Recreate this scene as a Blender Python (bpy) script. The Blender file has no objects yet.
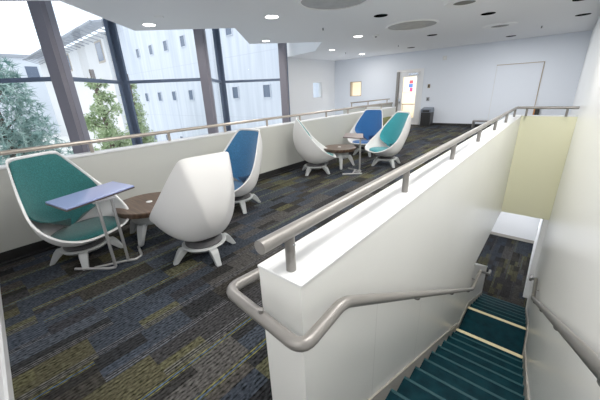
import bpy, bmesh, math, random
from mathutils import Vector, Matrix
random.seed(7)
scene = bpy.context.scene
COL = scene.collection
PI = math.pi

# ------------------------------------------------------------------ materials
def new_mat(name):
    m = bpy.data.materials.new(name); m.use_nodes = True
    nt = m.node_tree
    b = nt.nodes.get('Principled BSDF')
    return m, nt, b

def simple(name, col, rough=.5, metal=0.0, spec=.5, bump=0, bscale=60, vary=0, coat=0, emit=None, estr=0):
    m, nt, b = new_mat(name)
    b.inputs['Base Color'].default_value = (*col, 1)
    b.inputs['Roughness'].default_value = rough
    b.inputs['Metallic'].default_value = metal
    b.inputs['Specular IOR Level'].default_value = spec
    b.inputs['Coat Weight'].default_value = coat
    b.inputs['Coat Roughness'].default_value = .15
    if emit:
        b.inputs['Emission Color'].default_value = (*emit, 1)
        b.inputs['Emission Strength'].default_value = estr
    if bump or vary:
        tc = nt.nodes.new('ShaderNodeTexCoord')
        nz = nt.nodes.new('ShaderNodeTexNoise'); nz.inputs['Scale'].default_value = bscale; nz.inputs['Detail'].default_value = 4
        nt.links.new(tc.outputs['Object'], nz.inputs['Vector'])
        if bump:
            bp = nt.nodes.new('ShaderNodeBump'); bp.inputs['Strength'].default_value = bump; bp.inputs['Distance'].default_value = .004
            nt.links.new(nz.outputs['Fac'], bp.inputs['Height']); nt.links.new(bp.outputs['Normal'], b.inputs['Normal'])
        if vary:
            mx = nt.nodes.new('ShaderNodeMix'); mx.data_type = 'RGBA'
            mx.inputs['A'].default_value = (*[c*(1-vary) for c in col], 1); mx.inputs['B'].default_value = (*[min(1, c*(1+vary)) for c in col], 1)
            nt.links.new(nz.outputs['Fac'], mx.inputs['Factor']); nt.links.new(mx.outputs['Result'], b.inputs['Base Color'])
    return m

class NG:                                   # tiny node helper
    def __init__(s, nt): s.nt = nt
    def val(s, a, sock):
        if hasattr(a, 'is_output'): s.nt.links.new(a, sock)
        else: sock.default_value = a
    def m(s, op, a, b=0.0, c=0.0):
        n = s.nt.nodes.new('ShaderNodeMath'); n.operation = op
        for i, q in enumerate((a, b, c)): s.val(q, n.inputs[i])
        return n.outputs[0]
    def xyz(s, x, y, z=0.0):
        n = s.nt.nodes.new('ShaderNodeCombineXYZ')
        for i, q in enumerate((x, y, z)): s.val(q, n.inputs[i])
        return n.outputs[0]
    def wn(s, v):
        n = s.nt.nodes.new('ShaderNodeTexWhiteNoise'); n.noise_dimensions = '3D'
        s.nt.links.new(v, n.inputs['Vector']); return n.outputs['Value']
    def ramp(s, f, stops, interp='CONSTANT'):
        n = s.nt.nodes.new('ShaderNodeValToRGB'); n.color_ramp.interpolation = interp
        e = n.color_ramp.elements
        while len(e) < len(stops): e.new(.5)
        for i, (p, c) in enumerate(stops): e[i].position = p; e[i].color = (*c, 1)
        s.nt.links.new(f, n.inputs[0]); return n.outputs[0]
    def mix(s, f, a, b, blend='MIX'):
        n = s.nt.nodes.new('ShaderNodeMix'); n.data_type = 'RGBA'; n.blend_type = blend
        s.val(f, n.inputs['Factor'])
        s.val(a if hasattr(a, 'is_output') else (*a, 1), n.inputs['A']); s.val(b if hasattr(b, 'is_output') else (*b, 1), n.inputs['B'])
        return n.outputs['Result']
    def noise(s, v, scale, detail=3):
        n = s.nt.nodes.new('ShaderNodeTexNoise'); n.inputs['Scale'].default_value = scale; n.inputs['Detail'].default_value = detail
        s.nt.links.new(v, n.inputs['Vector']); return n.outputs['Fac']

def carpet_mat(k=1.0):
    m, nt, b = new_mat('plank carpet'); g = NG(nt)
    tc = nt.nodes.new('ShaderNodeTexCoord'); sp = nt.nodes.new('ShaderNodeSeparateXYZ')
    nt.links.new(tc.outputs['Object'], sp.inputs[0]); x, y = sp.outputs['X'], sp.outputs['Y']
    W, L = .25, .9
    xr = g.m('DIVIDE', x, W); row = g.m('FLOOR', xr)
    off = g.wn(g.xyz(row, 3.3, 1.7)); yy = g.m('ADD', g.m('DIVIDE', y, L), off); cell = g.m('FLOOR', yy)
    r1 = g.wn(g.xyz(row, cell, 2.0)); r2 = g.wn(g.xyz(row, cell, 9.0))
    base = g.ramp(r1, [(0, (.026, .0255, .027)), (.22, (.027, .033, .044)), (.42, (.050, .048, .046)), (.60, (.025, .023, .020)), (.76, (.050, .047, .027)), (.86, (.038, .045, .057))])
    # blocks inside each plank
    bx = g.m('FLOOR', g.m('DIVIDE', x, .125)); by = g.m('FLOOR', g.m('MULTIPLY', yy, 3.0))
    r3 = g.wn(g.xyz(bx, by, 5.0)); r4 = g.wn(g.xyz(bx, by, 6.0))
    blk = g.ramp(r3, [(0, (.013, .0125, .0125)), (.32, (.030, .038, .053)), (.56, (.066, .064, .032)), (.68, (.046, .041, .034)), (.86, (.022, .021, .024))])
    col = g.mix(g.m('MULTIPLY', g.m('GREATER_THAN', r4, .58), .85), base, blk)
    # pin stripes running along the planks
    fx = g.m('FRACT', xr)
    def band(c, w): return g.m('LESS_THAN', g.m('ABSOLUTE', g.m('SUBTRACT', fx, c)), w)
    ys = g.m('ADD', band(.06, .016), band(.17, .012)); bs = band(.115, .022)
    on1 = g.m('GREATER_THAN', r2, .52)
    col = g.mix(g.m('MULTIPLY', g.m('MULTIPLY', ys, on1), .8), col, (.15, .145, .035))
    col = g.mix(g.m('MULTIPLY', g.m('MULTIPLY', bs, on1), .8), col, (.04, .07, .115))
    on2 = g.m('LESS_THAN', r2, .38)
    ws = g.m('ADD', g.m('ADD', band(.80, .014), band(.88, .014)), band(.95, .014)); ks = g.m('ADD', band(.84, .022), band(.915, .02))
    col = g.mix(g.m('MULTIPLY', g.m('MULTIPLY', ws, on2), .7), col, (.105, .105, .112))
    col = g.mix(g.m('MULTIPLY', g.m('MULTIPLY', ks, on2), .8), col, (.012, .012, .014))
    # loop pile
    mp = nt.nodes.new('ShaderNodeMapping'); mp.inputs['Scale'].default_value = (1, .45, 1); nt.links.new(tc.outputs['Object'], mp.inputs[0])
    nz = g.noise(mp.outputs[0], 75, 4); n2 = g.noise(tc.outputs['Object'], 2.5, 3)
    f = g.m('ADD', g.m('MULTIPLY', g.m('SUBTRACT', nz, .5), 4.2), 1.0)
    rib = g.m('SINE', g.m('MULTIPLY', x, 2*PI/.026)); f = g.m('ADD', f, g.m('MULTIPLY', rib, .30))
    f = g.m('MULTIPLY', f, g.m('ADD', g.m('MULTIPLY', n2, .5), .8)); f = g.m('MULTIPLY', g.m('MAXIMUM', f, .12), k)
    vm = nt.nodes.new('ShaderNodeVectorMath'); vm.operation = 'SCALE'; nt.links.new(col, vm.inputs[0]); nt.links.new(f, vm.inputs['Scale'])
    nt.links.new(vm.outputs[0], b.inputs['Base Color'])
    b.inputs['Roughness'].default_value = .95; b.inputs['Specular IOR Level'].default_value = .1
    bp = nt.nodes.new('ShaderNodeBump'); bp.inputs['Strength'].default_value = .5; bp.inputs['Distance'].default_value = .004
    nt.links.new(nz, bp.inputs['Height']); nt.links.new(bp.outputs['Normal'], b.inputs['Normal'])
    return m

def wood_mat():
    m, nt, b = new_mat('walnut laminate'); g = NG(nt)
    tc = nt.nodes.new('ShaderNodeTexCoord'); mp = nt.nodes.new('ShaderNodeMapping')
    mp.inputs['Rotation'].default_value = (0, 0, .6); mp.inputs['Scale'].default_value = (2.2, 26, 2); nt.links.new(tc.outputs['Object'], mp.inputs[0])
    n = g.noise(mp.outputs[0], 1.6, 6)
    c = g.ramp(n, [(.25, (.035, .020, .013)), (.5, (.095, .055, .034)), (.75, (.17, .105, .07))], 'LINEAR')
    nt.links.new(c, b.inputs['Base Color']); b.inputs['Roughness'].default_value = .38
    return m

def fabric_mat(name, col):
    m, nt, b = new_mat(name); g = NG(nt)
    tc = nt.nodes.new('ShaderNodeTexCoord')
    v = nt.nodes.new('ShaderNodeTexVoronoi'); v.inputs['Scale'].default_value = 95; nt.links.new(tc.outputs['Object'], v.inputs['Vector'])
    n = g.noise(tc.outputs['Object'], 90, 3)
    f = g.m('ADD', g.m('MULTIPLY', v.outputs['Distance'], .6), g.m('MULTIPLY', n, .6))
    c = g.mix(f, [q*.30 for q in col], [q*1.55 for q in col]); nt.links.new(c, b.inputs['Base Color'])
    b.inputs['Roughness'].default_value = .9; b.inputs['Specular IOR Level'].default_value = .2; b.inputs['Sheen Weight'].default_value = .25
    bp = nt.nodes.new('ShaderNodeBump'); bp.inputs['Strength'].default_value = .5; bp.inputs['Distance'].default_value = .004
    nt.links.new(v.outputs['Distance'], bp.inputs['Height']); nt.links.new(bp.outputs['Normal'], b.inputs['Normal'])
    return m

def glass_mat(name, tint, refl):
    m, nt, b = new_mat(name)
    nt.nodes.remove(b); out = nt.nodes['Material Output']
    t = nt.nodes.new('ShaderNodeBsdfTransparent'); t.inputs[0].default_value = (*tint, 1)
    gl = nt.nodes.new('ShaderNodeBsdfGlossy'); gl.inputs['Roughness'].default_value = .02
    fr = nt.nodes.new('ShaderNodeLayerWeight'); fr.inputs[0].default_value = .15
    ml = nt.nodes.new('ShaderNodeMath'); ml.operation = 'MULTIPLY'; ml.inputs[1].default_value = refl
    mx = nt.nodes.new('ShaderNodeMixShader'); nt.links.new(fr.outputs['Fresnel'], ml.inputs[0]); nt.links.new(ml.outputs[0], mx.inputs[0])
    nt.links.new(t.outputs[0], mx.inputs[1]); nt.links.new(gl.outputs[0], mx.inputs[2]); nt.links.new(mx.outputs[0], out.inputs[0])
    return m

def concrete_mat():
    m, nt, b = new_mat('white exterior concrete'); g = NG(nt)
    tc = nt.nodes.new('ShaderNodeTexCoord'); mp = nt.nodes.new('ShaderNodeMapping')
    mp.inputs['Scale'].default_value = (2.0, 2.0, .12); nt.links.new(tc.outputs['Object'], mp.inputs[0])
    n = g.noise(mp.outputs[0], 1.2, 5)
    sp = nt.nodes.new('ShaderNodeSeparateXYZ'); nt.links.new(tc.outputs['Object'], sp.inputs[0])
    c = g.ramp(n, [(.3, (.50, .54, .61)), (.7, (.66, .69, .75))], 'LINEAR')
    j = g.m('LESS_THAN', g.m('ABSOLUTE', g.m('SUBTRACT', g.m('FRACT', g.m('DIVIDE', g.m('SUBTRACT', sp.outputs['Z'], 2.2), 3.96)), .5)), .006)
    c = g.mix(g.m('MULTIPLY', j, .5), c, (.45, .48, .55))
    nt.links.new(c, b.inputs['Base Color']); b.inputs['Roughness'].default_value = .85
    return m

def leaf_mat(name, c1, c2):
    m, nt, b = new_mat(name); g = NG(nt)
    tc = nt.nodes.new('ShaderNodeTexCoord'); n = g.noise(tc.outputs['Object'], 3.0, 4)
    c = g.ramp(n, [(.35, c1), (.65, c2)], 'LINEAR'); nt.links.new(c, b.inputs['Base Color']); b.inputs['Roughness'].default_value = .7
    b.inputs['Specular IOR Level'].default_value = .2
    return m

def seam_mat():
    m, nt, b = new_mat('pale stair wall panels with seams'); g = NG(nt)
    tc = nt.nodes.new('ShaderNodeTexCoord'); sp = nt.nodes.new('ShaderNodeSeparateXYZ'); nt.links.new(tc.outputs['Object'], sp.inputs[0])
    y, z = sp.outputs['Y'], sp.outputs['Z']
    j = g.m('LESS_THAN', g.m('ABSOLUTE', g.m('SUBTRACT', g.m('FRACT', g.m('DIVIDE', y, .9)), .5)), .004)
    low = g.m('LESS_THAN', z, g.m('SUBTRACT', 1.20, g.m('MULTIPLY', y, .59)))
    n = g.noise(tc.outputs['Object'], 1.5, 4); c0 = g.mix(n, (.76, .77, .75), (.82, .83, .81))
    c = g.mix(g.m('MULTIPLY', g.m('MULTIPLY', j, low), .35), c0, (.35, .35, .34)); nt.links.new(c, b.inputs['Base Color'])
    b.inputs['Roughness'].default_value = .3; b.inputs['Coat Weight'].default_value = .15
    return m

def rubber_mat():
    m, nt, b = new_mat('dark teal ribbed rubber'); g = NG(nt)
    tc = nt.nodes.new('ShaderNodeTexCoord'); n = g.noise(tc.outputs['Object'], 9, 5)
    c = g.ramp(n, [(.3, (.0008, .011, .017)), (.7, (.002, .022, .031))], 'LINEAR'); nt.links.new(c, b.inputs['Base Color'])
    b.inputs['Roughness'].default_value = .6; b.inputs['Specular IOR Level'].default_value = .04
    return m

M = dict(
    white=simple('white wall paint', (.80, .815, .84), .55, bump=.05, bscale=120),
    farwhite=simple('cool white wall paint', (.77, .815, .89), .6, bump=.05, bscale=120),
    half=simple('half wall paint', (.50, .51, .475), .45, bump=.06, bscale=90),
    cap=simple('satin white capping', (.72, .735, .75), .3),
    stairwall=simple('pale stair wall panel', (.72, .735, .71), .32, bump=.05, bscale=40, coat=.15),
    seamwall=seam_mat(), rightwall=simple('satin white wall panel', (.87, .88, .87), .32, bump=.05, bscale=30, coat=.2),
    cream=simple('cream stairwell paint', (.74, .74, .53), .5, bump=.05, bscale=60),
    ceil=simple('ceiling paint', (.82, .825, .845), .8, bump=.05, bscale=100),
    dark=simple('black vinyl base', (.012, .012, .012), .45),
    steel=simple('brushed steel rail', (.22, .21, .205), .34, metal=1.0, bump=.06, bscale=200),
    railgrey=simple('grey painted rail', (.22, .21, .20), .36, metal=.4),
    bronze=simple('warm brushed steel rail', (.42, .37, .32), .36, metal=.85),
    mull=simple('blue grey window frame', (.11, .145, .22), .45, metal=.3),
    mullb=simple('taupe grey column cladding', (.20, .19, .23), .45, metal=.2),
    glass=glass_mat('window glass', (.95, .975, 1.0), .22),
    carpet=carpet_mat(.92), carpet_low_dimmed=carpet_mat(.42), wood=wood_mat(),  # lower copy of the same carpet, darkened to stand in for weaker light
    shell=simple('white chair shell', (.80, .80, .80), .32, coat=.2),
    legw=simple('light grey cast leg', (.40, .42, .43), .4),
    ring=simple('dark swivel ring', (.05, .05, .055), .4),
    tub=simple('grey tube', (.42, .42, .42), .35, metal=.6),
    lam=simple('glossy laminate with painted sky reflection', (.30, .36, .66), .16, coat=.5),  # blue window reflection put into the base colour
    lamedge=simple('dark laminate edge', (.05, .035, .03), .4),
    lam2=simple('dark brown laminate', (.14, .10, .09), .3),
    rubber=rubber_mat(), nose2=simple('worn teal nosing edge', (.010, .045, .056), .6, spec=.15), nosing=simple('yellow stair nosing', (.62, .55, .33), .6),
    skirt=simple('taupe stair skirting', (.36, .34, .31), .5),
    black=simple('black plastic', (.015, .015, .016), .4), white_pl=simple('white plastic', (.8, .8, .8), .4),
    blackhole=simple('black light baffle', (.006, .006, .007), 1.0, spec=0),
    lens=simple('lit downlight lens', (1, 1, 1), .5, emit=(1, .97, .92), estr=9),
    mesh=simple('grey light diffuser', (.33, .335, .33), .5, metal=.3, vary=.35, bscale=5),
    conc=concrete_mat(), pane_d=simple('dark exterior window', (.10, .13, .19), .15),
    pinel=leaf_mat('blue green pine needles', (.12, .24, .22), (.46, .60, .54)),
    leafl=leaf_mat('pale green leaves', (.22, .32, .14), (.62, .70, .44)),
    bark=simple('bark', (.14, .10, .08), .9, bump=.5, bscale=20),
    roof=simple('grey metal roof', (.30, .32, .36), .6), ground=simple('pale paved ground', (.70, .70, .68), .9, vary=.2, bscale=2),
    warmroom=simple('warm corridor paint', (.86, .79, .66), .6),
    doorw=simple('white door paint', (.82, .83, .85), .4), jamb=simple('dark door jamb', (.24, .23, .22), .45, metal=.4),
    panel=simple('pale blue white door panel', (.64, .755, .92), .4), brass=simple('tan edge strip', (.42, .34, .25), .5),
    chrome=simple('chrome', (.6, .62, .65), .2, metal=1), red=simple('red outlet face', (.45, .03, .03), .4),
    teal=fabric_mat('dark teal weave', (.016, .105, .105)), blue=fabric_mat('blue weave', (.025, .115, .25)),
    blue2=fabric_mat('bright blue weave', (.018, .10, .30)), teal2=fabric_mat('turquoise weave', (.025, .24, .28)),
    teal3=fabric_mat('teal weave', (.02, .17, .18)), blue3=fabric_mat('royal blue weave', (.02, .10, .30)),
    olive=fabric_mat('olive weave', (.10, .105, .04)),
)

# ------------------------------------------------------------------ mesh helpers
def obj(name, bm, mat, parent=None, smooth=False, bevel=0, auto=None):
    me = bpy.data.meshes.new(name)
    bmesh.ops.recalc_face_normals(bm, faces=bm.faces[:])
    bm.to_mesh(me); bm.free()
    o = bpy.data.objects.new(name, me); COL.objects.link(o)
    mats = mat if isinstance(mat, (list, tuple)) else [mat]
    for q in mats: me.materials.append(q)
    if smooth:
        for p in me.polygons: p.use_smooth = True
        if auto: me.set_sharp_from_angle(angle=math.radians(auto))
    if parent: o.parent = parent
    if bevel:
        md = o.modifiers.new('bev', 'BEVEL'); md.width = bevel; md.segments = 2; md.limit_method = 'ANGLE'
    return o

def box(bm, x0, x1, y0, y1, z0, z1, mi=0):
    vs = [bm.verts.new(p) for p in ((x0,y0,z0),(x1,y0,z0),(x1,y1,z0),(x0,y1,z0),(x0,y0,z1),(x1,y0,z1),(x1,y1,z1),(x0,y1,z1))]
    for f in ((0,3,2,1),(4,5,6,7),(0,1,5,4),(1,2,6,5),(2,3,7,6),(3,0,4,7)):
        bm.faces.new([vs[i] for i in f]).material_index = mi
    return vs

def B(*a):
    bm = bmesh.new(); box(bm, *a); return bm

def prism(pts, axis, a0, a1, bm=None):
    """extrude a 2D polygon along axis ('x': pts are (y,z); 'y': (x,z); 'z': (x,y))"""
    bm = bm or bmesh.new()
    def mk(p, a):
        return {'x': (a, p[0], p[1]), 'y': (p[0], a, p[1]), 'z': (p[0], p[1], a)}[axis]
    lo = [bm.verts.new(mk(p, a0)) for p in pts]; hi = [bm.verts.new(mk(p, a1)) for p in pts]
    bm.faces.new(lo[::-1]); bm.faces.new(hi)
    n = len(pts)
    for i in range(n): bm.faces.new([lo[i], lo[(i+1) % n], hi[(i+1) % n], hi[i]])
    return bm

def fillet(path, r, seg=6):
    P = [Vector(p) for p in path]; out = [P[0]]
    for i in range(1, len(P)-1):
        a, b, c = P[i-1], P[i], P[i+1]
        d1 = (a-b); d2 = (c-b); rr = min(r, d1.length*.45, d2.length*.45)
        s = b + d1.normalized()*rr; e = b + d2.normalized()*rr
        for k in range(seg+1):
            t = k/seg; out.append((1-t)**2*s + 2*t*(1-t)*b + t*t*e)
    out.append(P[-1]); return out

def tube(path, r, seg=12, bm=None, cap=True):
    bm = bm or bmesh.new(); P = [Vector(p) for p in path]; rings = []
    up = None
    for i, p in enumerate(P):
        t = (P[min(i+1, len(P)-1)] - P[max(i-1, 0)]).normalized()
        if up is None:
            up = Vector((0, 0, 1)) if abs(t.z) < .9 else Vector((1, 0, 0))
        s = t.cross(up).normalized(); up = s.cross(t).normalized()
        rings.append([bm.verts.new(p + r*(math.cos(2*PI*k/seg)*s + math.sin(2*PI*k/seg)*up)) for k in range(seg)])
    for a, b in zip(rings, rings[1:]):
        for k in range(seg): bm.faces.new([a[k], a[(k+1) % seg], b[(k+1) % seg], b[k]])
    if cap: bm.faces.new(rings[0][::-1]); bm.faces.new(rings[-1])
    return bm

def lathe(prof, seg=32, c=(0, 0, 0), bm=None):
    bm = bm or bmesh.new(); rings = []
    for r, z in prof:
        if r < 1e-5: rings.append([bm.verts.new((c[0], c[1], c[2]+z))])
        else: rings.append([bm.verts.new((c[0]+r*math.cos(2*PI*k/seg), c[1]+r*math.sin(2*PI*k/seg), c[2]+z)) for k in range(seg)])
    for a, b in zip(rings, rings[1:]):
        for k in range(seg):
            q = [a[k % len(a)], a[(k+1) % len(a)], b[(k+1) % len(b)], b[k % len(b)]]
            u = []
            for v in q:
                if v not in u: u.append(v)
            if len(u) > 2: bm.faces.new(u)
    return bm

def struct(o, label=None):
    o['kind'] = 'structure'
    if label: o['label'] = label
    return o

def tag(o, label, cat, group=None, kind=None):
    o['label'] = label; o['category'] = cat
    if group: o['group'] = group
    if kind: o['kind'] = kind
    return o

def thing(name, label, cat, loc=(0, 0, 0), rz=0, group=None):
    o = bpy.data.objects.new(name, None); COL.objects.link(o); o.empty_display_size = .1
    o.location = loc; o.rotation_euler = (0, 0, rz)
    return tag(o, label, cat, group)

# ------------------------------------------------------------------ key dimensions
CZ = 3.0                      # ceiling
XR = .30                      # right wall
XS0, XS1 = -.834, -.603       # stair guard wall
YS0, YS1 = .674, 8.09
HS = .90; RZ = 1.081
XH = -4.2; HH = .97; HR = 1.12   # half wall on the left
YF = 13.7                     # far wall
YH = 9.9                      # half wall end
SOF = -1.335                  # underside of the upper floor
LF = -3.47                    # lower floor
YB = 5.19                     # where the stair wall opens to the lower room

# ------------------------------------------------------------------ floors
fl = bmesh.new()
box(fl, XH+.06, XS0+.05, -2.5, .44, -.25, 0); box(fl, XH+.06, XS0+.05, .44, YF, -.25, 0); box(fl, XS0+.05, XS1, YS1+.1, YF, -.25, 0)
box(fl, XS0+.05, XR, -2.5, .44, -.25, 0)
box(fl, XS1, XR, YS1+.02, YF, -.25, 0)
box(fl, -6.0, XH+.06, YH+.02, YF, -.25, 0)
struct(obj('floor', fl, M['carpet']), 'patchwork plank carpet in charcoal, slate blue and olive')
sl = bmesh.new()
box(sl, XH-.3, XS0, -2.5, YF, SOF, -.26); box(sl, XS0, XR, YS1+.2, YF, SOF, -.26); box(sl, -6.2, XH-.3, YH+.02, YF, SOF, -.26)
struct(obj('ceiling_lower', sl, M['white']))
struct(obj('floor_lower', B(-9.4, XR, -2.5, 11.5, LF-.2, LF), M['carpet_low_dimmed']), 'patchwork carpet of the lower level seen past the stairs')

# ------------------------------------------------------------------ walls
def wall_with_holes(axis_pos, thick, x0, x1, z0, z1, holes):
    """wall in the plane y=axis_pos with rectangular holes (xa,xb,za,zb)"""
    bm = bmesh.new(); xs = sorted({x0, x1, *[h[0] for h in holes], *[h[1] for h in holes]}); zs = sorted({z0, z1, *[h[2] for h in holes], *[h[3] for h in holes]})
    for i in range(len(xs)-1):
        for j in range(len(zs)-1):
            cx, cz = (xs[i]+xs[i+1])/2, (zs[j]+zs[j+1])/2
            if any(h[0] < cx < h[1] and h[2] < cz < h[3] for h in holes): continue
            box(bm, xs[i], xs[i+1], axis_pos, axis_pos+thick, zs[j], zs[j+1])
    bmesh.ops.remove_doubles(bm, verts=bm.verts[:], dist=1e-5)
    return bm
DX0, DX1, DZ = -5.80, -4.74, 2.24
struct(obj('wall_far', wall_with_holes(YF, .2, -9.3, XR+.15, SOF, CZ+.01, [(DX0, DX1, 0, DZ), (-8.29, -7.64, 1.28, 1.96)]), M['farwhite']), 'far white wall')
struct(obj('wall_right', B(XR, XR+.15, -2.5, YF, LF, CZ), M['rightwall']), 'pale right wall running down the stairwell')
struct(obj('wall_right_lower', B(.205, XR-.001, YS1+.02, 11.5, LF, SOF), M['white']))
struct(obj('wall_far_lower', B(-9.3, XR, 11.5, 11.7, LF, SOF), M['white']))
struct(obj('wall_atrium', wall_with_holes(0, .2, -YF, -10.1, LF, CZ+1.4, [(-12.57, -11.85, 1.28, 2.01)]), M['white']), 'white wall beyond the atrium')
o = bpy.data.objects['wall_atrium']; o.rotation_euler = (0, 0, -PI/2); o.location = (-9.4, 0, 0)
struct(obj('wall_far_upper', B(-9.3, -5, YF, YF+.2, CZ+.02, CZ+1.4), M['white']))
struct(obj('wall_atrium_lower', B(-9.3, -6.0, YF, YF+.2, LF, SOF), M['white']))
struct(obj('wall_near', prism([(-9.4, .20), (-1.25, -.262), (-1.25, -.42), (-9.4, .05)], 'z', LF, CZ+1.4), M['white']), 'white wall at the lower left edge')
struct(obj('wall_rear_left', B(-1.4, -1.25, -2.5, -.32, 0, CZ), M['white']))
struct(obj('wall_rear', B(-1.4, XR+.15, -2.65, -2.5, -.25, CZ), M['white']))
struct(obj('baseboard_near', prism([(-4.1, -.085), (-1.25, -.247), (-1.25, -.262), (-4.1, -.10)], 'z', 0, .1), M['cap']))
struct(obj('baseboard_far', B(DX1+.1, XR, YF-.015, YF, 0, .1), M['dark']))
struct(obj('baseboard_lower', B(-4, .205, 11.485, 11.5, LF, LF+.10), M['skirt']))

# left half wall with its return beside the far door
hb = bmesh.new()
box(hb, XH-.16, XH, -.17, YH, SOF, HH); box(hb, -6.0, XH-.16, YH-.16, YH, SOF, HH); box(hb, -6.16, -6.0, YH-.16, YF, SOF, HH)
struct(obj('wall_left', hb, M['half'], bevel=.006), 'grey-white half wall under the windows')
cb = bmesh.new()
box(cb, XH-.18, XH+.006, -.17, YH+.006, HH, HH+.022); box(cb, -6.0, XH-.18, YH-.18, YH+.006, HH, HH+.022)
struct(obj('trim_left', cb, M['cap'], bevel=.004))
bb = bmesh.new(); box(bb, XH, XH+.012, -.17, YH, .075, .125); box(bb, XH, XH+.06, -.17, YH, 0.0, .02); box(bb, XH, XH+.004, -.17, YH, .02, .075)
struct(obj('baseboard_left', bb, M['dark']))

# stair guard wall: solid to the lower floor until YB, then a soffit and the sloping guard of the second flight
Y2, ZL = 5.28, -2.29; Y3 = 7.38
#prof = [(YS0, HS), (YS0, -.25), (.44, -.25), (.44, LF), (Y3+.1, LF), (Y3+.1, LF+.88), (Y2-.06, ZL+.92), (YB, SOF), (YS1+.15, SOF), (YS1+.15, HS)]
sw = bmesh.new()
for q in ([(YS0, -.25), (YB, -.25), (YB, HS), (YS0, HS)], [(YB, SOF), (YS1+.15, SOF), (YS1+.15, HS), (YB, HS)], [(.44, LF), (YB, LF), (YB, -.25), (.44, -.25)], [(YB, LF), (Y3+.1, LF), (Y3+.1, LF+.88), (YB, ZL+.96)]):
    prism(q, 'x', XS0, XS1, sw)
struct(obj('wall_stair', sw, M['seamwall']), 'white guard wall along the stairwell')
struct(obj('trim_stair', B(XS0-.004, XS1+.004, YS0-.004, YS1+.154, HS, HS+.012), M['cap'], bevel=.003))
struct(obj('wall_cross', B(XS1, XR, YS1, YS1+.15, SOF, HS), M['cream'], bevel=.004), 'cream wall hanging across the far end of the stairwell')
struct(obj('trim_cross', B(XS1+.004, XR, YS1-.003, YS1+.153, HS, HS+.012), M['cap']))
struct(obj('trim_guard', prism([(Y2-.06, ZL+.925), (Y3+.1, LF+.885), (Y3+.1, LF+.91), (Y2-.06, ZL+.95)], 'x', XS0-.01, XS1+.01), M['cap']))

# ------------------------------------------------------------------ stairs
st = thing('staircase', 'dark teal rubber staircase with pale yellow nosing strips', 'stairs', (0, 0, 0)); st['kind'] = 'structure'
x0, x1 = XS1+.002, XR-.002
N1 = 14; R1 = -ZL/N1; ya = .44; T1 = (4.39-ya)/(N1-1)
def step(y0, y1, z, zb, strip):
    bm = bmesh.new(); box(bm, x0, x1, y0, y1, zb, z); box(bm, x0, x1, y1-.004, y1+.022, z-.03, z)
    s = obj('step', bm, M['rubber'], st)
    if not strip: obj('nosing_edge', B(x0, x1, y1-.004, y1+.0225, z-.012, z+.003), M['nose2'], s)
    if strip:
        obj('nosing_strip', B(x0+.01, x1-.01, y1-.035, y1+.0225, z, z+.004), M['nosing'], s)
for k in range(1, N1):
    y0 = ya + (k-1)*T1; step(y0, y0+T1, -k*R1, -k*R1-.6 if k < 12 else -k*R1-.5, k == N1-1)
step(ya+(N1-1)*T1, Y2, ZL, ZL-.4, True)
N2 = 7; R2 = (ZL-LF)/N2; T2 = (Y3-Y2)/(N2-1)
for k in range(1, N2): step(Y2+(k-1)*T2, Y2+k*T2, ZL-k*R2, ZL-k*R2-.35, False)
def skirt(x, xb):
    d = .11
    pts = [(ya, d-.02), (ya+(N1-1)*T1, -(N1-1)*R1+d), (ya+(N1-1)*T1+.1, ZL+d), (Y2, ZL+d), (Y3, LF+R2+d-.05), (Y3+.05, LF), (Y2, ZL-.3), (ya+(N1-1)*T1, ZL-.3), (ya, -.4)]
    return prism(pts, 'x', x, xb)
struct(obj('trim_stringer_left', skirt(XS1, XS1+.014), M['skirt']))
struct(obj('trim_stringer_right', skirt(XR-.014, XR), M['skirt']))

# ------------------------------------------------------------------ ceiling with the saw-tooth soffit edge
saw = [(-6.7, 1.02), (-5.97, 1.62)]
edge = [(-5.9, -1.75), (-7.47, -.05), (-5.97, 1.62), (-7.47, 3.28), (-5.95, 4.84), (-7.47, 6.57), (-5.97, 8.19), (-7.4, 9.70), (-9.3, 10.12)]
poly = [(XR+.15, -2.6), (XR+.15, YF+.15), (-9.3, YF+.15)] + edge[::-1]
struct(obj('ceiling', prism(poly, 'z', CZ, CZ+.25), M['ceil']), 'pale grey ceiling with a saw-tooth edge at the windows')
fs = bmesh.new()
for a, b in zip(edge, edge[1:]):
    v = [fs.verts.new(p) for p in ((a[0]+.03, a[1], CZ+.25), (b[0]+.03, b[1], CZ+.25), (b[0]+.03, b[1], CZ+1.4), (a[0]+.03, a[1], CZ+1.4))]; fs.faces.new(v)
struct(obj('trim_bulkhead', fs, M['white']))
struct(obj('ceiling_window_head', B(-9.6, -5.0, -2.6, YF+.2, CZ+1.4, CZ+1.5), M['white']))

# ------------------------------------------------------------------ saw-tooth glazing
gl = [(-9.05, 0.0), (-7.5, 1.74), (-9.03, 3.36), (-7.5, 4.99), (-9.03, 6.5), (-7.5, 8.1), (-9.05, 9.75)]
ZT, ZW = 2.02, CZ+1.4
def bar(p, q, w, z0, z1, bm, d=0.0):
    p, q = Vector((*p, 0)), Vector((*q, 0)); t = (q-p).normalized(); n = Vector((-t.y, t.x, 0))
    pts = [(p-n*w/2), (q-n*w/2), (q+n*w/2), (p+n*w/2)]
    prism([(v.x, v.y) for v in pts], 'z', z0, z1, bm)
for i, (a, b) in enumerate(zip(gl, gl[1:])):
    w = thing('window_%d' % (i+1), 'floor-to-ceiling glazed facet %d of the saw-tooth window wall' % (i+1), 'window'); w['kind'] = 'structure'
    del w['category']
    bm = bmesh.new()
    for z in (ZT, -.35, LF+.05): bar(a, b, .07, z-.04, z+.04, bm)
    obj('transom', bm, M['mull'], w)
    for z0, z1 in ((ZT+.04, ZW), (-.31, ZT-.04), (LF+.09, -.39)):
        bm = bmesh.new(); v = [bm.verts.new(p) for p in ((*a, z0), (*b, z0), (*b, z1), (*a, z1))]; bm.faces.new(v)
        obj('pane', bm, M['glass'], w)
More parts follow.
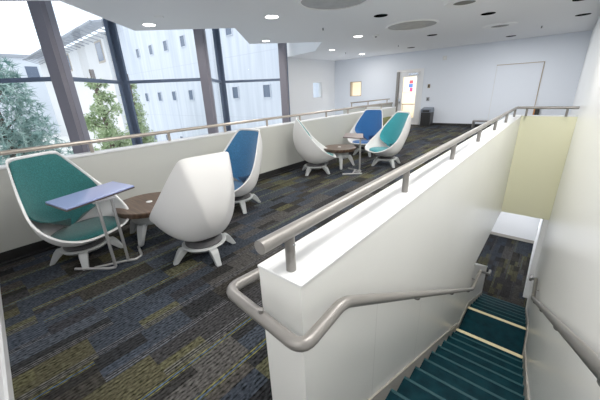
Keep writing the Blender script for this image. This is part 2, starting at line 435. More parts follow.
for i, p in enumerate(gl):
    inner = p[0] > -8
    bm = bmesh.new()
    if inner:
        # a broad clad column: two fins meeting at the inner corner
        for s in (-1, 1):
            q = (p[0]-.13, p[1]+s*.14); bar((p[0]+.03, p[1]), q, .11, LF, ZW, bm)
        box(bm, p[0]+.02, p[0]+.06, p[1]-.035, p[1]+.035, LF, ZW)
        struct(obj('trim_column_%d' % i, bm, M['mullb']), 'taupe column between window facets')
    else:
        for s in (-1, 1):
            q = (p[0]+.10, p[1]+s*.11); bar((p[0]-.05, p[1]), q, .08, LF, ZW, bm)
        struct(obj('trim_mullion_%d' % i, bm, M['mull']), 'blue grey corner mullion')

# little windows in the white walls
def small_window(name, frame, pane, lab):
    w = thing(name, lab, 'window'); del w['category']; w['kind'] = 'structure'
    obj('frame', frame, M['brass'], w); obj('pane', pane, M['glass'], w); return w
fr = bmesh.new()
for a in ((-8.29, -8.25, 1.28, 1.96), (-7.68, -7.64, 1.28, 1.96), (-8.29, -7.64, 1.28, 1.31), (-8.29, -7.64, 1.93, 1.96)): box(fr, a[0], a[1], YF+.02, YF+.2, a[2], a[3])
small_window('window_7', fr, B(-8.25, -7.68, YF+.1, YF+.105, 1.31, 1.93), 'small square window in the far wall')
fr = bmesh.new()
for a in ((11.85, 11.88, 1.28, 2.01), (12.54, 12.57, 1.28, 2.01), (11.85, 12.57, 1.28, 1.31), (11.85, 12.57, 1.98, 2.01)): box(fr, -9.4, -9.22, a[0], a[1], a[2], a[3])
w8 = small_window('window_8', fr, B(-9.32, -9.315, 11.88, 12.54, 1.31, 1.98), 'small bright window beyond the atrium')
w8.children[0].data.materials[0] = M['cap']

# ------------------------------------------------------------------ far door and the corridor behind it
d = thing('door_1', 'white glazed door with a closer in the far wall', 'door'); del d['category']; d['kind'] = 'structure'
fr = bmesh.new()
box(fr, DX1-.06, DX1+.06, YF-.03, YF+.2, 0, DZ-.001); box(fr, DX0-.06, DX1+.06, YF-.03, YF+.2, DZ+.001, DZ+.08)
obj('frame', fr, M['doorw'], d)
obj('jamb', B(DX0-.06, DX0+.04, YF-.03, YF+.2, 0, DZ), M['jamb'], d)
lf = bmesh.new(); yl0, yl1 = YF+.04, YF+.085; lx0, lx1 = DX0+.05, DX1-.07
box(lf, lx0, lx0+.17, yl0, yl1, .01, DZ-.01); box(lf, lx1-.17, lx1, yl0, yl1, .01, DZ-.01); box(lf, lx0+.17, lx1-.17, yl0, yl1, .01, .28); box(lf, lx0+.17, lx1-.17, yl0, yl1, DZ-.22, DZ-.01)
leaf = obj('door_leaf', lf, M['doorw'], d)
obj('handle', B(lx0+.05, lx0+.10, yl0-.06, yl0, .92, 1.12), M['chrome'], leaf)
obj('glazing', B(lx0+.17, lx1-.17, yl0+.015, yl0+.02, .28, DZ-.22), M['glass'], leaf)
obj('door_closer', B(lx1-.52, lx1-.10, yl0-.07, yl0, DZ-.17, DZ-.07), M['chrome'], d, bevel=.01)
for nm, q, mt in (('wall_corridor', (-8, -2.5, 17.0, 17.1, 0, 2.7), 'warmroom'), ('floor_corridor', (-8.3, -2.5, YF+.2, 17.1, -.1, 0), 'warmroom'), ('ceiling_corridor', (-8.4, -2.4, YF+.2, 17.1, 2.7, 2.8), 'warmroom'),
                   ('wall_corridor_left', (-8.4, -8.3, YF+.2, 17.1, 0, 2.7), 'warmroom'), ('wall_corridor_right', (-2.5, -2.4, YF+.2, 17.1, 0, 2.7), 'warmroom')):
    struct(obj(nm, B(*q), M[mt]))
po = thing('poster', 'small framed picture with red and blue patches behind the glazed door', 'picture', (-6.58, 17.003, 1.66))
obj('board', B(-.26, .26, -.04, 0, -.30, .30), M['white_pl'], po)
for i, (c, q) in enumerate([((.55, .05, .10), (.06, .26, .12, .28)), ((.05, .15, .5), (.04, .26, -.08, .10)), ((.5, .04, .2), (.10, .26, -.28, -.10)), ((.45, .6, .8), (-.22, .0, -.24, .24))]):
    obj('patch', B(q[0], q[1], -.05, -.04, q[2], q[3]), simple('poster colour %d' % i, c, .5), po)
hr = thing('corridor_console', 'narrow dark-topped table in the cream corridor behind the door', 'table', (-6.2, 16.4, 0))
obj('table_top', B(-.5, .5, -.2, .2, .72, .76), M['lam2'], hr)
for sx in (-.45, .45):
    for sy in (-.16, .16): obj('leg', B(sx-.02, sx+.02, sy-.02, sy+.02, 0, .72), M['legw'], hr)

# wide flush panel door on the far wall
pd = thing('door_2', 'wide flush pale door panel with thin tan edge strips', 'door'); del pd['category']; pd['kind'] = 'structure'
obj('panel', B(-2.05, -.71, YF-.02, YF-.001, .0, 2.20), M['panel'], pd)
e = bmesh.new(); box(e, -.71, -.685, YF-.03, YF-.001, 0, 2.22); box(e, -2.07, -.685, YF-.03, YF-.001, 2.20, 2.22)
obj('edge_strip', e, M['brass'], pd); obj('edge_strip', B(-2.065, -2.05, YF-.025, YF-.001, 0, 2.2), M['cap'], pd)
obj('lock', lathe([(0, -.0), (.03, 0), (.03, .02), (0, .02)], 12), M['chrome'], pd)
lk = pd.children[-1]; lk.rotation_euler = (PI/2, 0, 0); lk.location = (-1.98, YF-.02, .76)

# ------------------------------------------------------------------ rails
RR = .027
def guard_rail(name, label, path, posts, z, zb, mat, r=RR, fr=.02):
    t = thing(name, label, 'railing', (posts[0][0], posts[0][1], zb), 0)
    off = Vector(t.location)
    p = [Vector(q)-off for q in path]
    obj('rail', tube(fillet(p, fr, 3), r, 16), mat, t, smooth=True, auto=40)
    for (x, y) in posts:
        bm = tube([Vector((x, y, zb))-off, Vector((x, y, z-r*.6))-off], .021, 12)
        po = obj('post', bm, mat, t, smooth=True, auto=40)
        q = Vector((x, y, zb))-off
        obj('bolt', tube([q+Vector((.02, 0, .12)), q+Vector((.026, 0, .12))], .006, 8), M['chrome'], po)
    return t
XRl = -.70
guard_rail('guard_rail', 'thick grey tube rail on posts along the stairwell guard wall, turning along the far end', [(XRl, .578, RZ), (XRl, 7.95, RZ), (.285, 7.95, RZ)],
           [(XRl, .73+k*1.165) for k in range(7)] + [(-.52, 7.95), (.12, 7.95)], RZ, HS+.012, M['railgrey'])
guard_rail('guard_rail', 'brushed tube rail on short posts along the half wall under the windows', [(XH-.09, -.16, HR), (XH-.09, YH-.1, HR)],
           [(XH-.09, 1.07+k*.99) for k in range(9)], HR, HH+.022, M['bronze'], r=.024)
guard_rail('guard_rail', 'short distant rail on the return half wall left of the glazed door', [(-6.08, YH+.25, HR), (-6.08, YF-.15, HR)],
           [(-6.08, YH+.3), (-6.08, YH+1.6), (-6.08, YF-.4)], HR, HH, M['bronze'], r=.024)

def handrail(name, label, path, brackets, mat, fr=.05):
    t = thing(name, label, 'handrail', path[0]); off = Vector(path[0])
    obj('rail', tube(fillet([Vector(p)-off for p in path], fr, 6), .0255, 16), mat, t, smooth=True, auto=40)
    for a, b in brackets:
        a, b = Vector(a)-off, Vector(b)-off; m_ = Vector((a.x, b.y, b.z))
        br = obj('bracket', tube(fillet([a, Vector((a.x, a.y, a.z-.05)), Vector((b.x, b.y, a.z-.05))], .02, 4), .008, 8), M['railgrey'], t, smooth=True)
    return t
HX = -.524; S1 = .59
zk = lambda y: .767 - S1*(y-.84)
path = [(-.945, .90, .767), (-.975, .60, .767), (-.505, .555, .767), (HX, .84, .767), (HX, 4.80, zk(4.80)), (HX, 5.45, zk(4.8)+.0), (HX, 7.25, zk(4.8)-1.05), (HX, 7.45, zk(4.8)-1.05), (HX+.0, 7.45, zk(4.8)-1.2)]
handrail('handrail', 'grey tube handrail wrapping the near end of the guard wall and descending the stairs', path,
         [((HX, y, zk(y)), (XS1, y, zk(y))) for y in (1.9, 3.2, 4.5)] + [((HX, 5.2, zk(4.8)), (XS1, 5.2, zk(4.8)))], M['railgrey'], .06)
obj('bracket', tube([(-.945+.945, 0, 0), (0, 0, -.0001), (.11, 0, -.0001)], .008, 8), M['railgrey'], bpy.data.objects['handrail'])
obj('screw_cap', lathe([(0, 0), (.011, 0), (.011, .016), (0, .018)], 12, (.22, -.325+.0, .024)), M['railgrey'], bpy.data.objects['handrail'], smooth=True, auto=40)
GX = .24; zg = lambda y: .83 - .575*(y-.95)
path = [(GX, -.6, zg(-.6)), (GX, 4.85, zg(4.85)), (GX, 5.45, zg(4.85)), (GX, 7.2, zg(4.85)-1.0), (GX, 7.4, zg(4.85)-1.0), (GX, 7.4, zg(4.85)-1.15)]
handrail('handrail', 'dark steel handrail on brackets down the right wall of the stairs', path,
         [((GX, y, zg(y)), (XR, y, zg(y))) for y in (1.0, 2.1, 3.3, 4.5)] + [((GX, 5.2, zg(4.85)), (XR, 5.2, zg(4.85)))], M['steel'], .05)

# ------------------------------------------------------------------ lounge chairs
Lp, Tp = Vector((.42, 0, .325)), Vector((-.36, 0, 1.11))
E_ = (Tp-Lp); LEN = E_.length; E_ = E_/LEN; NV = Vector((-E_.z, 0, E_.x)); A0 = .44; DEP = .485
if NV.z > 0: NV = -NV
CTRL = [(0, 0), (0.004, .14), (.04, .265), (.13, .37), (.27, .425), (.44, .43), (.65, .378), (.86, .312), (LEN-.085, .255), (LEN-.03, .232), (LEN-.008, .206), (LEN-.001, .165), (LEN, .08), (LEN, 0)]
def catmull(P, n):
    out = []
    for i in range(len(P)-1):
        p0, p1, p2, p3 = P[max(i-1, 0)], P[i], P[i+1], P[min(i+2, len(P)-1)]
        for k in range(n):
            t = k/n
            out.append(tuple(.5*((2*p1[j]) + (-p0[j]+p2[j])*t + (2*p0[j]-5*p1[j]+4*p2[j]-p3[j])*t*t + (-p0[j]+3*p1[j]-3*p2[j]+p3[j])*t**3) for j in (0, 1)))
    out.append(P[-1]); return out
HALF = catmull(CTRL, 4)
RIM = HALF + [(a, -w) for a, w in HALF[-2:0:-1]]
def rimw(a):
    for (a0, w0), (a1, w1) in zip(HALF, HALF[1:]):
        if a0 <= a <= a1 + 1e-9: return w0 + (w1-w0)*((a-a0)/max(a1-a0, 1e-6))
    return .05
def rim_r(ang):                       # distance from the pole to the rim along an in-plane direction
    best = None; d = (math.cos(ang), math.sin(ang))
    for (a, w), (a2, w2) in zip(RIM, RIM[1:]+RIM[:1]):
        x1, y1, x2, y2 = a-A0, w, a2-A0, w2
        den = d[0]*(y2-y1) - d[1]*(x2-x1)
        if abs(den) < 1e-9: continue
        t = (x1*(y2-y1) - y1*(x2-x1))/den; u = (x1*d[1] - y1*d[0])/den
        if t > 0 and -1e-6 <= u <= 1+1e-6: best = t if best is None else max(best, t)
    return best or .3
def P3(a, w, dep): return Lp + E_*a + Vector((0, w, 0)) + NV*dep
def rim_drop(a):                      # how far the rim dips below the straight line from lip to top
    t = max(0, min(1, a/LEN)); return .075*math.sin(PI*t**.8)**1.5
def bowl(rho): return max(0, 1-rho**2.3)**.72
def shell_bm():
    bm = bmesh.new(); NS = 14
    def surf(inset, D):
        rings = []
        for i in range(1, NS+1):
            s = math.sin(i/NS*PI/2); ring = []
            for a, w in RIM:
                oa, ow = a-A0, w; L = math.hypot(oa, ow); k = (L-inset)/L
                ring.append(bm.verts.new(P3(A0+oa*k*s, ow*k*s, D*bowl(s) + rim_drop(a)*s*s)))
            rings.append(ring)
        pole = bm.verts.new(P3(A0, 0, D)); n = len(RIM)
        for k in range(n): bm.faces.new([pole, rings[0][k], rings[0][(k+1) % n]])
        for r0, r1 in zip(rings, rings[1:]):
            for k in range(n): bm.faces.new([r0[k], r1[k], r1[(k+1) % n], r0[(k+1) % n]])
        soft = [pole] + [v for r in rings[:-1] for v in r]
        for _ in range(22 if inset == 0 else 0): bmesh.ops.smooth_vert(bm, verts=soft, factor=.5, use_axis_x=True, use_axis_y=True, use_axis_z=True)
        return rings[-1]
    o = surf(0, DEP+.025); i = surf(.022, DEP-.045); n = len(o)
    m_ = [bm.verts.new((a.co+b.co)/2 - NV*.006) for a, b in zip(o, i)]
    for k in range(n):
        j = (k+1) % n
        bm.faces.new([o[k], m_[k], m_[j], o[j]]); bm.faces.new([m_[k], i[k], i[j], m_[j]])
    return bm
def inner_depth(a, w, inset=.022):
    off = math.hypot(a-A0, w)
    if off < 1e-6: return DEP-.045
    ang = math.atan2(w, a-A0); R = rim_r(ang); rho = min(off/(R-inset), .999)
    return (DEP-.045)*bowl(rho) + rim_drop(A0+math.cos(ang)*R)*rho*rho
def backpad_bm():
    """thick pad, almost flush with the rim at its sides, sinking to the seat in the middle"""
    bm = bmesh.new(); ca = .77; half = []
    a_lo, a_hi = .39, LEN-.022
    for i in range(33):
        t = i/32; a = a_lo + (a_hi-a_lo)*(.5-.5*math.cos(PI*t))
        w = rimw(min(a, LEN-.057))*.995-.024
        if a < .64: w *= max(0, 1-((.64-a)/(.64-a_lo))**2.6)**.45
        if a > LEN-.07: w *= max(0, 1-((a-LEN+.07)/(a_hi-LEN+.07))**3.0)**.4
        half.append((a, max(w, 0)))
    def wmax(a):
        for (p0, q0), (p1, q1) in zip(half, half[1:]):
            if p0 <= a <= p1: return q0 + (q1-q0)*(a-p0)/max(p1-p0, 1e-6)
        return 1e-3
    def dep(a, w):
        t = (a_hi-a)/(a_hi-a_lo); dc = .018 + .36*t**1.15
        de = min(dc, rim_drop(a) + .002 + .25*max(0, t-.55)**1.3)
        u = min(1, abs(w)/max(wmax(a), .02))
        return min(de + (dc-de)*(1-u**2.2), inner_depth(a, w)-.004)
    out = half + [(a, -w) for a, w in half[-2:0:-1]]
    rings = []
    for t, h in ((1, .030), (1, .014), (.992, .004), (.97, 0), (.9, -.003), (.75, -.004), (.6, -.004), (.45, -.004), (.3, -.004), (.15, -.004)):
        ring = []
        for a, w in out:
            aa, ww = ca+(a-ca)*t, w*t
            ring.append(bm.verts.new(P3(aa, ww, dep(aa, ww)+h)))
        rings.append(ring)
    n = len(out); pole = bm.verts.new(P3(ca, 0, dep(ca, 0)-.004))
    for r0, r1 in zip(rings, rings[1:]):
        for k in range(n): bm.faces.new([r0[k], r0[(k+1) % n], r1[(k+1) % n], r1[k]])
    for k in range(n): bm.faces.new([rings[-1][k], rings[-1][(k+1) % n], pole])
    return bm
def seatpad_bm():
    bm = bmesh.new(); N = 40; c = .07; rings = []
    for t, z in ((.80, .275), (.95, .300), (1.0, .322), (.985, .338), (.93, .350), (.75, .360), (.5, .366), (.25, .368)):
        ring = []
        for k in range(N):
            an = 2*PI*k/N; rx = .305 if math.cos(an) > 0 else .24
            px = c + rx*t*abs(math.cos(an))**.9*(1 if math.cos(an) > 0 else -1); py = .318*t*abs(math.sin(an))**.95*(1 if math.sin(an) > 0 else -1)
            zz = z + .0*px + (.02 if t < .99 and z < .38 else 0)*max(0, px)*2
            ring.append(bm.verts.new((px, py, zz)))
        rings.append(ring)
    for r0, r1 in zip(rings, rings[1:]):
        for k in range(N): bm.faces.new([r0[k], r0[(k+1) % N], r1[(k+1) % N], r1[k]])
    bm.faces.new(rings[0][::-1]); pole = bm.verts.new((c, 0, .369))
    for k in range(N): bm.faces.new([rings[-1][k], rings[-1][(k+1) % N], pole])
    return bm
def leg_bm(ang, r0=.15, r1=.345, zt=.215):
    """cast slab leg: broad at the hub, narrow at the foot, splayed outwards"""
    bm = bmesh.new()
    def sec(rin, rout, hw, z): return [(rin, -hw, z), (rout, -hw, z), (rout, hw, z), (rin, hw, z)]
    S = [sec(r0-.03, r0+.105, .040, zt), sec(r0+.035, r0+.135, .036, zt*.78), sec(r0+.095, r0+.165, .030, zt*.4), sec(r1-.045, r1, .026, 0)]
    R = Matrix.Rotation(ang, 4, 'Z'); V = [[bm.verts.new(R @ Vector(p)) for p in s] for s in S]
    for a, b in zip(V, V[1:]):
        for k in range(4): bm.faces.new([a[k], a[(k+1) % 4], b[(k+1) % 4], b[k]])
    bm.faces.new(V[0]); bm.faces.new(V[-1][::-1]); return bm
SHELL = BACK = SEAT = None
def base_parts(t, a0, zt=.215):
    obj('base_disc', lathe([(0, zt-.05), (.15, zt-.05), (.205, zt-.03), (.225, zt-.005), (.215, zt+.006), (0, zt+.006)], 36), M['legw'], t, smooth=True, auto=35)
    for k in range(4): obj('leg', leg_bm(a0+k*PI/2, zt=zt-.004), M['legw'], t, bevel=.008)
def lounge_chair(loc, face, legdir, fab, label, sc=1.0):
    t = thing('lounge_chair', label, 'chair', (*loc, 0), math.radians(face), 'egg shaped swivel lounge chairs')
    obj('shell', shell_bm(), M['shell'], t, smooth=True, auto=60)
    obj('back_cushion', backpad_bm(), fab, t, smooth=True, auto=75)
    obj('seat_cushion', seatpad_bm(), fab, t, smooth=True, auto=75)
    obj('swivel_ring', lathe([(0, .152), (.19, .152), (.19, .168), (.15, .20), (0, .20)], 32), M['ring'], t, smooth=True, auto=35)
    base_parts(t, math.radians(legdir-face), .15)
    return t
lounge_chair((-3.62, .60), 22, -20, M['teal'], 'white egg lounge chair with dark teal cushions behind the glossy laptop table')
lounge_chair((-2.60, 1.41), 172, -11, M['blue3'], 'white egg lounge chair seen from behind, beside the nearer wooden table')
lounge_chair((-3.42, 2.51), -88, -24, M['blue'], 'white egg lounge chair with muted blue back, between half wall and the chair turned away')
lounge_chair((-3.64, 4.71), 40, 3, M['teal3'], 'white egg lounge chair turned away, between half wall and the farther wooden table')
lounge_chair((-3.61, 6.82), -88, 45, M['blue2'], 'white egg lounge chair with bright royal blue cushions facing the farther wooden table')
lounge_chair((-2.70, 6.04), -122, 53, M['teal2'], 'white egg lounge chair with turquoise cushions on the open carpet')

# olive tub chair peeping out between the two far chairs
oc = thing('tub_chair', 'low olive green upholstered tub chair behind the bright blue chair', 'chair', (-3.75, 8.75, 0), math.radians(-60))
bm = bmesh.new(); rings = []
for z, s in ((.16, .94), (.2, 1.0), (.55, 1.04), (.72, 1.0), (.76, .95), (.74, .86), (.45, .8)):
    ring = []
    for k in range(25):
        a = math.radians(60 + 240*k/24); zz = z - (.16*(abs(k-12)/12)**2 if z > .5 else 0)
        ring.append(bm.verts.new((.38*s*math.cos(a), .40*s*math.sin(a), zz)))
    rings.append(ring)
for r0, r1 in zip(rings, rings[1:]):
    for k in range(24): bm.faces.new([r0[k], r0[k+1], r1[k+1], r1[k]])
for k in (0, 24): bm.faces.new([r[k] for r in rings])
obj('backrest', bm, M['olive'], oc, smooth=True, auto=60)
obj('seat', lathe([(0, .16), (.30, .16), (.325, .2), (.325, .38), (.29, .42), (0, .43)], 28, (.06, 0, 0)), M['olive'], oc, smooth=True, auto=50)
for sx in (-.22, .26):
    for sy in (-.22, .22): obj('leg', lathe([(0, 0), (.015, 0), (.022, .17), (0, .17)], 10, (sx, sy, 0)), M['dark'], oc)

# ------------------------------------------------------------------ round tables
def round_table(loc, legdir, label, R=.375):
    t = thing('coffee_table', label, 'table', (*loc, 0), 0, 'round walnut tables')
    obj('table_top', lathe([(0, .345), (R-.06, .345), (R-.025, .352), (R, .40), (R, .412), (R-.004, .42), (0, .42)], 56), M['wood'], t, smooth=True, auto=25)
    obj('power_grommet', lathe([(0, .42), (.035, .42), (.035, .425), (.03, .427), (0, .427)], 24), M['white_pl'], t, smooth=True, auto=30)
    obj('column', lathe([(0, .215), (.20, .215), (.21, .25), (.205, .345), (0, .345)], 32), M['legw'], t, smooth=True, auto=30)
    base_parts(t, math.radians(legdir), .235)
round_table((-3.55, 1.31), -55, 'nearer round walnut table with a white grommet, beside the dark teal chair', .385)
round_table((-3.52, 5.42), -50, 'farther round walnut table among the three distant egg chairs', .36)

# ------------------------------------------------------------------ laptop tables
lt = thing('laptop_table', 'C-shaped laptop table with glossy blue-reflecting top pulled up to the dark teal chair', 'side table', (-3.09, .75, 0), 0, 'C shaped laptop tables')
def slab(pts, z0, z1, off): return prism([(p[0]-off[0], p[1]-off[1]) for p in pts], 'z', z0, z1)
o_ = (-3.09, .75)
q = [(-3.428, .381), (-3.025, .45), (-3.251, 1.089), (-3.65, 1.02)]
obj('table_top', slab(q, .722, .737, o_), M['lam'], lt, bevel=.003)
obj('edge_band', slab([(p[0]+(p[0]+3.34)*.006, p[1]+(p[1]-.73)*.006) for p in q], .708, .7215, o_), M['lamedge'], lt)
for y in (-.06, .07):
    obj('post', tube([(0-.03*(y > 0), y, .02), (0-.03*(y > 0), y, .712)], .014, 12), M['tub'], lt, smooth=True, auto=40)
obj('foot', tube(fillet([(-.30, -.33, .014), (-.02, -.11, .014), (0, -.06, .014)], .04, 4), .014, 12), M['tub'], lt, smooth=True, auto=40)
obj('foot', tube(fillet([(-.03, .07, .014), (.02, .13, .014), (-.02, .20, .014), (-.25, .26, .014)], .05, 5), .014, 12), M['tub'], lt, smooth=True, auto=40)
obj('cross_bar', tube([(-.16, -.20, .014), (-.03, .07, .014)], .012, 12), M['tub'], lt, smooth=True, auto=40)
obj('top_bracket', B(-.12, .01, -.09, .10, .698, .708), M['tub'], lt)

l2 = thing('laptop_table', 'C-shaped laptop table with dark brown top in front of the farther walnut table', 'side table', (-2.80, 5.06, 0), 0, 'C shaped laptop tables')
o_ = (-2.80, 5.06)
q = [(-3.182, 5.03), (-2.75, 5.06), (-3.05, 5.60), (-3.44, 5.53)]
obj('table_top', slab(q, .692, .712, o_), M['lam2'], l2, bevel=.003)
obj('post', tube([(-.02, .02, .02), (-.02, .02, .695)], .016, 12), M['tub'], l2, smooth=True, auto=40)
obj('foot', tube([(-.25, -.24, .014), (.04, 0.01, .014)], .014, 10), M['tub'], l2, smooth=True, auto=40)
obj('foot', tube([(-.40, .22, .014), (-.06, .15, .014)], .014, 10), M['tub'], l2, smooth=True, auto=40)
obj('cross_bar', tube([(-.10, -.12, .014), (-.21, .18, .014)], .014, 10), M['tub'], l2, smooth=True, auto=40)
obj('cross_bar', tube([(-.02, .02, .03), (-.15, .04, .016)], .014, 10), M['tub'], l2, smooth=True, auto=40)

# ------------------------------------------------------------------ small far things
wb = thing('waste_bin', 'black waste bin with grey lid against the far wall right of the glazed door', 'bin', (-4.28, 13.42, 0))
bm = prism([(-.20, -.22), (.20, -.22), (.20, .22), (-.20, .22)], 'z', 0, .56); obj('body', bm, M['black'], wb, bevel=.015)
obj('lid', prism([(-.22, .56), (.22, .56), (.22, .66), (.12, .76), (-.22, .70)], 'x', -.21, .21), simple('grey bin lid', (.16, .19, .24), .4), wb, bevel=.012)
obj('flap', B(-.14, .14, -.228, -.221, .58, .66), M['black'], wb)
bs = thing('low_bench', 'low grey metal bench near the far wall beyond the guard wall', 'bench', (-2.2, 13.25, 0))
obj('seat', B(-.27, .45, -.16, .16, .24, .29), M['railgrey'], bs, bevel=.008)
for sx in (-.25, .42): obj('leg', B(sx-.02, sx+.02, -.14, .14, 0, .24), M['railgrey'], bs)
ds = thing('door_stop_box', 'small black box with an orange edge beside the wide flush door', 'box', (-.63, 13.62, .42))
obj('box_body', B(-.03, .10, -.06, .06, 0, .30), M['black'], ds, bevel=.005); obj('orange_edge', B(-.06, -.031, -.06, .06, 0, .30), simple('orange plastic', (.6, .22, .04), .5), ds)
def wallplate(name, label, cat, x, z, w, h, mat, face=None):
    t = thing(name, label, cat, (x, YF, z)); obj('plate', B(-w/2, w/2, -.02, 0, -h/2, h/2), mat, t, bevel=.003)
    if face: obj('face', B(-w*.25, w*.25, -.026, -.02, -h*.3, h*.3), face, t)
wallplate('light_switch', 'small brown wall control right of the glazed door, above the grey plate', 'switch', -4.42, 1.60, .10, .15, simple('bronze plate', (.25, .18, .10), .4), M['black'])
wallplate('card_reader', 'grey wall plate directly above the waste bin', 'switch', -4.41, 1.08, .13, .16, simple('grey plate', (.32, .33, .35), .4), M['ring'])
wallplate('wall_sensor', 'small white square device high on the far wall', 'sensor', -3.91, 2.63, .16, .16, M['cap'], M['white_pl'])
ou = thing('wall_outlet', 'power outlet with a red face low on the half wall behind the nearer table', 'outlet', (XH, 1.93, .32))
obj('plate', B(0, .012, -.06, .06, -.075, .075), M['chrome'], ou, bevel=.003); obj('face', B(.012, .02, -.038, .038, -.055, .055), M['ring'], ou); obj('socket', B(.02, .024, -.02, .025, -.03, .035), M['red'], ou)

# ------------------------------------------------------------------ ceiling fittings
LIT = [((-4.70, 4.78), 'lit round downlight over the walkway, nearest the camera of its row', .125), ((-6.81, 6.62), 'lit downlight on the second soffit tooth beside the windows', .10), ((-6.75, 3.28), 'lit downlight on the leftmost soffit tooth', .115),
       ((-4.78, 8.30), 'lit downlight in line with the blue chair, middle of the ceiling', .12), ((-6.86, 10.04), 'lit downlight near the corner of the two white walls, nearer one', .10), ((-6.88, 12.32), 'lit downlight closest to the far corner', .11)]
for (x, y), lab, r in LIT:
    t = thing('downlight', lab, 'ceiling light', (x, y, CZ), 0, 'lit downlights')
    obj('trim_ring', lathe([(r, 0), (r+.025, -.006), (r+.03, 0), (r, 0)], 28), M['white_pl'], t, smooth=True)
    obj('lens', lathe([(0, -.003), (r, -.003)], 28), M['lens'], t)
DARK = [((-3.20, 6.46), 'unlit black downlight between the two big round fixtures'), ((-3.29, 10.0), 'unlit black downlight just beyond the farther big round fixture'), ((-4.76, 12.25), 'unlit black downlight nearest the glazed door'),
        ((-1.57, 8.21), 'unlit black downlight in front of the ringed speaker'), ((-1.655, 12.59), 'unlit black downlight above the wide flush door'), ((-.01, 10.28), 'unlit black downlight beside the right wall'), ((-.08, 8.35), 'unlit black downlight cut by the top edge at the right')]
for (x, y), lab in DARK:
    t = thing('downlight', lab, 'ceiling light', (x, y, CZ), 0, 'unlit downlights'); r = .14
    obj('trim_ring', lathe([(r, 0), (r+.012, -.004), (r+.016, 0), (r, 0)], 28), M['ceil'], t, smooth=True)
    obj('baffle', lathe([(0, -.008), (r, -.008), (r, 0)], 28), M['blackhole'], t)
for (x, y), lab in (((-3.22, 4.78), 'big round grey ceiling fixture with white ring at the top edge'), ((-3.14, 8.01), 'big round grey ceiling fixture with white ring, the farther one')):
    t = thing('round_ceiling_light', lab, 'ceiling light', (x, y, CZ), 0, 'big round ceiling fixtures'); r = .56
    obj('trim_ring', lathe([(r, 0), (r, -.02), (r+.04, -.02), (r+.055, 0)], 56), M['white_pl'], t, smooth=True, auto=40)
    obj('diffuser', lathe([(0, -.012), (r*.6, -.010), (r, -.004)], 56), M['mesh'], t, smooth=True)
for (x, y), lab, r in (((-1.60, 10.01), 'round ceiling speaker with white ring and dark centre', .36), ((-1.69, 6.70), 'ringed ceiling speaker cut by the top edge', .32)):
    t = thing('ceiling_speaker', lab, 'speaker', (x, y, CZ), 0)
    obj('trim_ring', lathe([(r*.55, -.006), (r*.58, -.03), (r, -.03), (r+.03, 0)], 36), M['white_pl'], t, smooth=True, auto=40)
    obj('grille', lathe([(0, -.02), (r*.57, -.02)], 36), simple('speaker grille', (.10, .095, .07), .5, vary=.5, bscale=12), t)
for i, ((x, y), lab) in enumerate([((-4.34, 8.52), 'white smoke detector beside the lit downlight'), ((-3.215, 7.152), 'faint white ceiling disc before the farther big round fixture'), ((-3.238, 9.085), 'faint white ceiling disc behind the farther big round fixture'), ((-6.0, 3.13), 'faint white ceiling disc near the leftmost soffit tooth')]):
    t = thing('smoke_detector', lab, 'detector', (x, y, CZ)); k = .04 if i == 0 else .012
    obj('base', lathe([(0, 0), (.09, 0), (.085, -k*.5), (.06, -k), (0, -k)], 24), M['white_pl'], t, smooth=True, auto=40)
    if i == 0: obj('sensor', lathe([(0, -k), (.03, -k), (.025, -k-.02), (0, -k-.02)], 16), M['ring'], t)
for (x, y), lab in (((-4.70, 6.50), 'tiny dark sprinkler head left of the lit downlight row'), ((-4.78, 11.12), 'tiny dark sprinkler head in front of the glazed door'), ((-.81, 11.26), 'tiny dark sprinkler head near the right wall'), ((-7.0, 11.2), 'tiny dark sprinkler head near the far corner')):
    t = thing('ceiling_sprinkler', lab, 'sprinkler', (x, y, CZ))
    obj('escutcheon', lathe([(0, .02), (.03, .02), (.03, -.005), (0, -.005)], 16), M['chrome'], t); obj('nozzle', lathe([(0, -.005), (.012, -.005), (.012, -.04), (.022, -.042), (.022, -.047), (0, -.047)], 12), M['black'], t)

# ------------------------------------------------------------------ outside
struct(obj('ground', B(-120, -9.6, -60, 80, -4.3, -4.1), M['ground']), 'ground outside')
wing = thing('white_wing', 'white concrete building wing with rows of small dark square windows', 'building', (-9.6, 13.9, -4.1))
def rel(*b): return (b[0]+9.6, b[1]+9.6, b[2]-13.9, b[3]-13.9, b[4]+4.1, b[5]+4.1)
bm = bmesh.new(); box(bm, *rel(-38.4, -9.6, 13.9, 20, -4.1, 14)); w_ = obj('facade', bm, M['conc'], wing)
for x in (-31.9, -29.15, -26.4, -23.6, -20.75, -17.7, -14.5):
    for z in (5.72, 1.74, -2.2):
        f = bmesh.new()
        for a in ((x-.36, x-.31, z-.37, z+.37), (x+.31, x+.36, z-.37, z+.37), (x-.36, x+.36, z-.42, z-.37), (x-.36, x+.36, z+.37, z+.42)): box(f, *rel(a[0], a[1], 13.84, 13.9, a[2], a[3]))
        q = obj('window', f, M['conc'], wing); obj('pane', B(*rel(x-.31, x+.31, 13.88, 13.9-.001, z-.37, z+.37)), M['pane_d'], q)
lb = thing('eaved_building', 'pale beige building with deep trussed metal eave behind the left windows', 'building', (-38.5, 13.4, -4.1))
def rel2(*b): return (b[0]+38.5, b[1]+38.5, b[2]-13.4, b[3]-13.4, b[4]+4.1, b[5]+4.1)
obj('wall', B(*rel2(-70, -38.45, 13.4, 20, -4.1, 8.45)), simple('beige render', (.74, .73, .72), .8, vary=.06, bscale=.5), lb)
rf = obj('eave', prism([(.48, 9.0+4.1), (-1.9, 8.5+4.1), (-1.9, 8.66+4.1), (.48, 9.2+4.1)], 'x', -31.5, 3.6), M['roof'], lb)
for k in range(22):
    x = -31 + k*1.6
    obj('truss_strut', tube([(x, -1.75, 12.6), (x+.8, -.02, 11.9)], .06, 6), M['roof'], lb)
